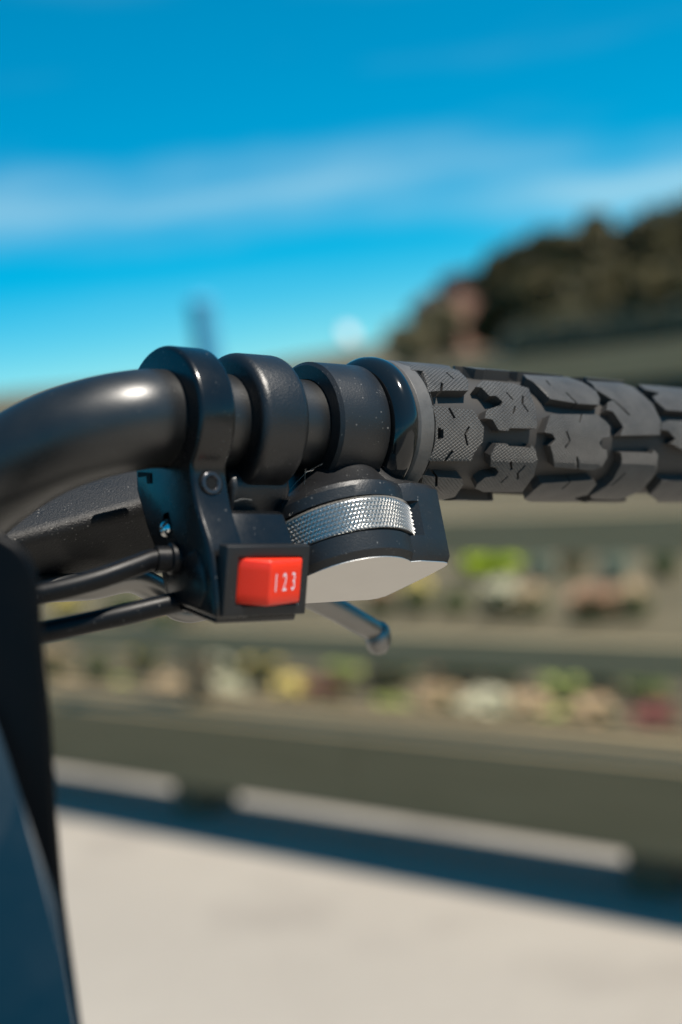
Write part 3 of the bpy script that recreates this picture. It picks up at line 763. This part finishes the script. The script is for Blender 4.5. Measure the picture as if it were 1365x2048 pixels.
# cable boot and cables
bu, bf = find_side(352, 1118)
q0, q1 = B(2, bu, bf), P(312, 1118, .342)
boot = bobj('cable_boot', sweep([q0, q0.lerp(q1, .55), q0.lerp(q1, .6), q1], lambda s: .0036 if s < .5 else .0029, 32), 'cable', housing, 50)
c1 = [q0, q1, P(270, 1132, .339), P(190, 1160, .334), P(95, 1184, .330), P(0, 1200, .328), P(-120, 1230, .33), P(-300, 1330, .34), P(-400, 1450, .36)]
bobj('cable', sweep(catmull(c1, 10), .0023, 28), 'cable')
c2 = [P(430, 1200, .352), P(370, 1203, .347), P(330, 1210, .344), P(250, 1229, .340), P(170, 1247, .337), P(95, 1263, .334), P(0, 1280, .331), P(-120, 1300, .33), P(-300, 1380, .34), P(-400, 1500, .36)]
bobj('cable', sweep(catmull(c2, 10), .0024, 28), 'cable')

# rocker switch
BZ = frame_f(11.35, -35.7, 23.2, R(-7))
bw, bh = 11.0, 7.7
outer = [(-bw, bh), (bw, bh), (bw, -bh), (-bw, -bh)]
inn = [(-7.75, 5.2), (8.9, 5.2), (8.9, -5.4), (-7.75, -5.4)]
bm = bmesh.new()
L = [[bm.verts.new(BZ(x, y, z)) for x, y in poly] for poly, z in ((outer, -2.6), (outer, 0.9), (inn, 0.9), (inn, -1.6))]
for a_, b_ in zip(L, L[1:]):
    for k in range(4): bm.faces.new((a_[k], a_[(k + 1) % 4], b_[(k + 1) % 4], b_[k]))
bm.faces.new(L[-1]); bm.faces.new(L[0])
bmesh.ops.recalc_face_normals(bm, faces=bm.faces)
es = [e for e in bm.edges if e.calc_face_angle(0) > R(40)]
bmesh.ops.bevel(bm, geom=es, offset=.32 * MM, segments=3, profile=.5, affect='EDGES')
bobj('switch_bezel', bm, 'bezel', housing, 40)
# red rocker: two facets meeting in a ridge
rx0, rx1, rxm = -7.5, 8.65, -1.9
ry = 4.95
def rk(y):                                    # cross-section at height y
    return [(rx0, -1.2), (rx0, -.1), (rx0 + .4, .4), (rxm - .4, 4.5), (rxm, 4.75), (rxm + .45, 4.62), (rx1 - .9, 1.95), (rx1 - .25, 1.7), (rx1, 1.3), (rx1, -1.2)]
ys = [(-ry, .0), (-ry, 1), (ry, 1), (ry, 0)]
bm = bmesh.new(); rings = []
for y, ins in ((-ry, .55), (-ry + .18, .2), (-ry + .6, 0), (-ry * .5, 0), (0, 0), (ry * .5, 0), (ry - .6, 0), (ry - .18, .2), (ry, .55)):
    rings.append([bm.verts.new(BZ(x, y, max(z - ins, -1.2))) for x, z in rk(y)])
for a_, b_ in zip(rings, rings[1:]):
    for k in range(len(a_) - 1): bm.faces.new((a_[k], a_[k + 1], b_[k + 1], b_[k]))
bm.faces.new(rings[0]); bm.faces.new(rings[-1])
rocker = bobj('rocker_switch', bm, 'red', housing, 50)
# printed digits on the outer facet
fx0, fz0, fx1, fz1 = rxm + .45, 4.62, rx1 - .9, 1.95
slope = (fz1 - fz0) / (fx1 - fx0)
fc_ = bpy.data.curves.new('digits', 'FONT'); fc_.body = '123'; fc_.size = 1.0; fc_.space_character = 1.9; fc_.align_x = 'CENTER'; fc_.align_y = 'CENTER'
fc_.offset = 0.004; fc_.resolution_u = 6
to = bpy.data.objects.new('digits', fc_); COL.objects.link(to)
dg = bpy.context.evaluated_depsgraph_get(); tm = bpy.data.meshes.new_from_object(to.evaluated_get(dg))
bpy.data.objects.remove(to)
xs = [v.co.x for v in tm.vertices]; ysv = [v.co.y for v in tm.vertices]
xm, xw = (min(xs) + max(xs)) / 2, max(xs) - min(xs); ym, yh = (min(ysv) + max(ysv)) / 2, max(ysv) - min(ysv)
tx = (fx0 + fx1) / 2 - .05
for v in tm.vertices:
    x = (v.co.x - xm) / xw * 6.6 + tx; y = (v.co.y - ym) / yh * 4.0 + .05
    v.co = BZ(x, y, fz0 + slope * (x - fx0) + .03)
tm.materials.clear()
obj('digits', tm, 'print', housing)

# ---- brake: rounded clamp, body, lever
rb2 = 16.15
def rounded_cyl(t0, t1, r_, rr, n=6):
    pr = [(t0, 10.9)]
    pr += [(t0 + rr - rr * math.sin(R(90 * k / n)), r_ - rr + rr * math.cos(R(90 * k / n))) for k in range(n, -1, -1)]
    pr += [(t1 - rr + rr * math.sin(R(90 * k / n)), r_ - rr + rr * math.cos(R(90 * k / n))) for k in range(0, n + 1)]
    pr += [(t1, 10.9)]
    return pr
brake = bobj('brake_lever', lathe(rounded_cyl(16.2, 29.6, rb2, 2.4), B, 128), 'clamp', None, 50)
bm = prism([(-6, 4), (-6, 26), (6, 26), (6, 4)], lambda x, y, z: B(22.8 + x, z, -y), -12, 6); bevel(bm, 1.5 * MM, 3)
obj('clamp_arm', bm, 'clamp', brake, 40)
bm = prism([(6.5, -12.5), (7.0, -15.5), (5.0, -22), (2.0, -26), (-14, -27), (-20, -12), (-16, -4), (0, -9)], lambda x, y, z: B(z, y, x), 13.4, 30.4); bevel(bm, 1.6 * MM, 3)
obj('clamp_foot', bm, 'clamp', brake, 40)
# body behind the bar: a sunlit top and a dark flank
def hexa(pts):
    bm = bmesh.new(); v = [bm.verts.new(q) for q in pts]
    for f in ((0, 1, 2, 3), (7, 6, 5, 4), (0, 4, 5, 1), (1, 5, 6, 2), (2, 6, 7, 3), (3, 7, 4, 0)): bm.faces.new([v[k] for k in f])
    bmesh.ops.recalc_face_normals(bm, faces=bm.faces); return bm
D1, D2 = .372, .352
ftl, ftr = P(-40, 1100, D2), P(420, 975, D1 + .012)
back = (fwd * .028 + upv * .017)
fbl, fbr = P(-40, 1215, D2 + .018), P(440, 1140, D1 + .034)
bm = hexa([ftl, ftr, ftr + back, ftl + back, fbl, fbr, fbr + back * .9 + fwd * .004, fbl + back * .9])
bevel(bm, 4.0 * MM, 5); obj('brake_body', bm, 'body_matt', brake, 40)
lp = [P(60, 1178, .372), P(180, 1172, .374), P(258, 1158, .378), P(310, 1178, .383), P(360, 1205, .388), P(420, 1205, .394), P(520, 1185, .404), P(600, 1186, .413), P(660, 1212, .421), P(715, 1243, .428), P(748, 1262, .434)]
lev = sweep(catmull(lp, 8), lambda s: (.0046 - .0012 * s, .0046 - .0016 * s) if s > .5 else (.0042, .0034), 24, upv)
blade = bobj('lever_blade', lev, 'lever', brake, 50)
ball_c = P(757, 1276, .435)
bobj('lever_ball', lathe([(-.0048, 0), (-.0043, .0022), (-.003, .0038), (0, .0046), (.003, .0038), (.0043, .0022), (.0048, 0)], lambda t_, a_, b_: ball_c + upv * t_ + rgt * a_ * .82 + fwd * b_, 32), 'lever', brake, 60)
# small hump of the lever pivot below the housing
hp = [P(335, 1205, .378), P(352, 1222, .378), P(382, 1228, .379), P(412, 1222, .380)]
bobj('lever_pivot', sweep(catmull(hp, 6), .0022, 20), 'lever', brake, 50)

# ---- throttle: clamp band, body with slot, knurled wheel, bare metal base plate
thr = bobj('thumb_throttle', lathe([(38.7, 11.3), (38.7, 14.6), (39.5, 15.45), (46, 15.5), (53.0, 15.5), (53.4, 15.2), (53.4, 11)], B, 128), 'alloy_black', None, 40)
al = R(27); NN = -b2 * math.cos(al) + b3 * math.sin(al); V2 = ax.cross(NN)
if V2.dot(b3) > 0: V2 = -V2
TO = B(44.49, -30.35, 24)
def T(x, y, h): return TO + (ax * (x - .03 * h) + V2 * (y - .21 * h) - NN * h) * MM
arc_pts = [(1 + 19 * math.sin(R(a_)), 19 - 19 * math.cos(R(a_))) for a_ in range(-118, 37, 4)]
nfront = len(arc_pts)
flat = [(14.6, 3.0), (16.2, 3.15), (16.25, 3.2), (20, 3.7), (23.0, 4.2), (24.2, 4.6), (25.0, 5.6), (25.1, 7.0), (23.5, 13), (20.4, 21), (18.9, 24.5), (17.0, 26.0), (14.5, 26.7), (8.7, 27.0), (-4.5, 27.5), (-13, 27.8)]
arc_pts = [q for q in arc_pts if q[0] < 12.2]
full = arc_pts + flat
def inset(poly, d):
    cx_, cy_ = 3.0, 16.0; out = []
    for x, y in poly:
        l = math.hypot(x - cx_, y - cy_); out.append((x - (x - cx_) / l * d, y - (y - cy_) / l * d))
    return out
nslot = len(arc_pts) + 2
deep = [((x - (x - 2) / max(math.hypot(x - 2, y - 16), .1) * 4, y - (y - 16) / max(math.hypot(x - 2, y - 16), .1) * 4) if i < nslot else (x, y)) for i, (x, y) in enumerate(full)]
def neck(x, y, k):                            # towards the clamp
    t_ = 38.9 + (x + 18) / 43 * 14.3; f_ = 13.2 - (y + 3) / 30 * 20
    return B(t_, -9.6 - 3.2 * (1 - k), f_) if k == 1 else None
ht = lambda x: 16.6 + .9 * max(0.0, min(1.0, (x - 5) / 12))
layers = [[T(x, y, 0.0) for x, y in inset(full, .9)], [T(x, y, 1.5) for x, y in full], [T(x, y, 5.7) for x, y in full],
          [T(x, y, 5.75) for x, y in deep], [T(x, y, 14.0) for x, y in deep], [T(x, y, 14.05) for x, y in full], [T(x, y, ht(x)) for x, y in full]]
top_l = []
for x, y in full:
    p0 = T(x, y, ht(x)); t_ = 38.9 + (min(max(x, -17), 17) + 17) / 34 * 14.3; f_ = 12.6 - max(0, min(1, (y - 0) / 27)) * 22
    top_l.append((p0, B(t_, -9.3, f_)))
layers.append([a_.lerp(b_, .10) + (b2 * .5) * MM for a_, b_ in top_l])
layers.append([a_.lerp(b_, .45) - (b2 * .4) * MM for a_, b_ in top_l])
layers.append([a_.lerp(b_, .85) + (b2 * .1) * MM for a_, b_ in top_l])
layers.append([b_ for a_, b_ in top_l])
bm = loft(layers)
obj('throttle_body', bm, 'alloy_black', thr, 24)
bm = bmesh.new(); bm.faces.new([bm.verts.new(T(x, y, -.03)) for x, y in inset(full, 1.0)])
r_ = bmesh.ops.extrude_face_region(bm, geom=list(bm.faces)); bmesh.ops.translate(bm, vec=NN * .0002, verts=[v for v in r_['geom'] if isinstance(v, bmesh.types.BMVert)])
obj('base_plate', bm, 'plate', thr)
# knurled wheel
WX, WY, WR = 1.6, 18.4, 18.9
def Wp(an, h, r_): return T(WX + r_ * math.sin(an), WY - r_ * math.cos(an), h)
rows, cols = 7, 118
h0, h1 = 6.15, 13.6
bm = bmesh.new(); ce = {}
da = 2 * math.pi / cols; dh = (h1 - h0 - .7) / rows
def wv(key, an, h, r_):
    if key not in ce: ce[key] = bm.verts.new(Wp(an, h, r_))
    return ce[key]
for j in range(rows):
    for i in range(cols):
        sh0, sh1 = (j % 2) * .5, ((j + 1) % 2) * .5
        A1 = (i + sh0) * da
        hh0 = h0 + .35 + j * dh; hh1 = hh0 + dh
        v00 = wv(('g', j, i), A1, hh0, WR - .5); v01 = wv(('g', j, (i + 1) % cols), (i + 1 + sh0) * da, hh0, WR - .5)
        up_i = i if sh0 == 0 else (i + 1) % cols
        vm = wv(('g', j + 1, up_i), (i + .5 + sh0) * da, hh1, WR - .5)
        nx = (up_i + 1) % cols
        vn = wv(('g', j + 1, nx), (i + 1.5 + sh0) * da, hh1, WR - .5)
        for tri_ in ((v00, v01, vm), (v01, vn, vm)):
            c = sum((q.co for q in tri_), Vector()) / 3
            apex = None
            # push the apex out along the radius
            o_ = T(WX, WY, 0); rel = c - o_; rel -= NN * rel.dot(NN); 
            apex = bm.verts.new(c + rel.normalized() * (.78 * MM if tri_[2] is vm and tri_[0] is v00 else .12 * MM))
            for k in range(3): bm.faces.new((tri_[k], tri_[(k + 1) % 3], apex))
lo = [ce[('g', 0, i)] for i in range(cols)]; hi = [ce[('g', rows, i)] for i in range(cols)]
for ring, hh, sh in ((lo, h0, 0), (hi, h1, (rows % 2) * .5)):
    r2 = [bm.verts.new(Wp((i + sh) * da, hh, WR - .1)) for i in range(cols)]
    r3 = [bm.verts.new(Wp((i + sh) * da, hh, WR - 5)) for i in range(cols)]
    for i in range(cols):
        k = (i + 1) % cols
        bm.faces.new((ring[i], ring[k], r2[k], r2[i])); bm.faces.new((r2[i], r2[k], r3[k], r3[i]))
obj('knurled_wheel', bm, 'wheel', thr)

# ---- console panel standing in front of the cables
cz = lambda d: (lambda x, y, z: P(x, y, d + z))
outl = [(-260, 1090), (-60, 1056), (-20, 1060), (10, 1070), (34, 1084), (54, 1104), (70, 1130), (80, 1165), (85, 1215), (90, 1300), (105, 1440), (117, 1640), (130, 1790), (165, 2048), (215, 2350), (-260, 2350)]
bm = prism(outl, lambda x, y, z: P(x - z * 900, y + z * 200, .272 + z), 0, .012); bevel(bm, 1.6 * MM, 3, 30)
con = bobj('console_panel', bm, 'console', None, 40)
con['label'] = 'dark blurred panel with rounded top corner'
fp = [(-30, 1385), (0, 1465), (40, 1590), (80, 1710), (112, 1800), (134, 1930), (154, 2040), (205, 2330), (-255, 2330), (-255, 1385)]
def cf(x, y, z):
    k = (y - 1372) / 960
    return P(x, y, .2725 - (.0016 + .046 * max(k, 0)) * (1 if z else -.1))
bm = loft([[cf(x, y, 0) for x, y in fp], [cf(x, y, 1) for x, y in fp]])
obj('console_face', bm, 'console_face', con)

# ---- cobweb strands between the clamp and the throttle
def strand(pts): return catmull([P(x, y, d) for x, y, d in pts], 6)
web = empty('cobweb', P(560, 1000, .372), 'fine cobweb threads stretched between brake clamp and throttle', 'cobweb')
for pts in ([(612, 938, .36), (606, 985, .366), (590, 1005, .366), (581, 1018, .362), (580, 1032, .355), (586, 1024, .345)],
            [(645, 928, .362), (618, 942, .365), (600, 958, .366), (570, 990, .366), (560, 1003, .366)],
            [(612, 938, .36), (612, 944, .362), (628, 940, .364)],
            [(491, 930, .352), (500, 945, .356), (514, 965, .362), (522, 990, .366)],
            [(585, 975, .366), (572, 985, .366), (566, 1000, .366)],
            [(470, 1003, .345), (485, 998, .348), (505, 1000, .352)]):
    obj('thread', sweep(strand(pts), .000028, 5), 'silk', web)
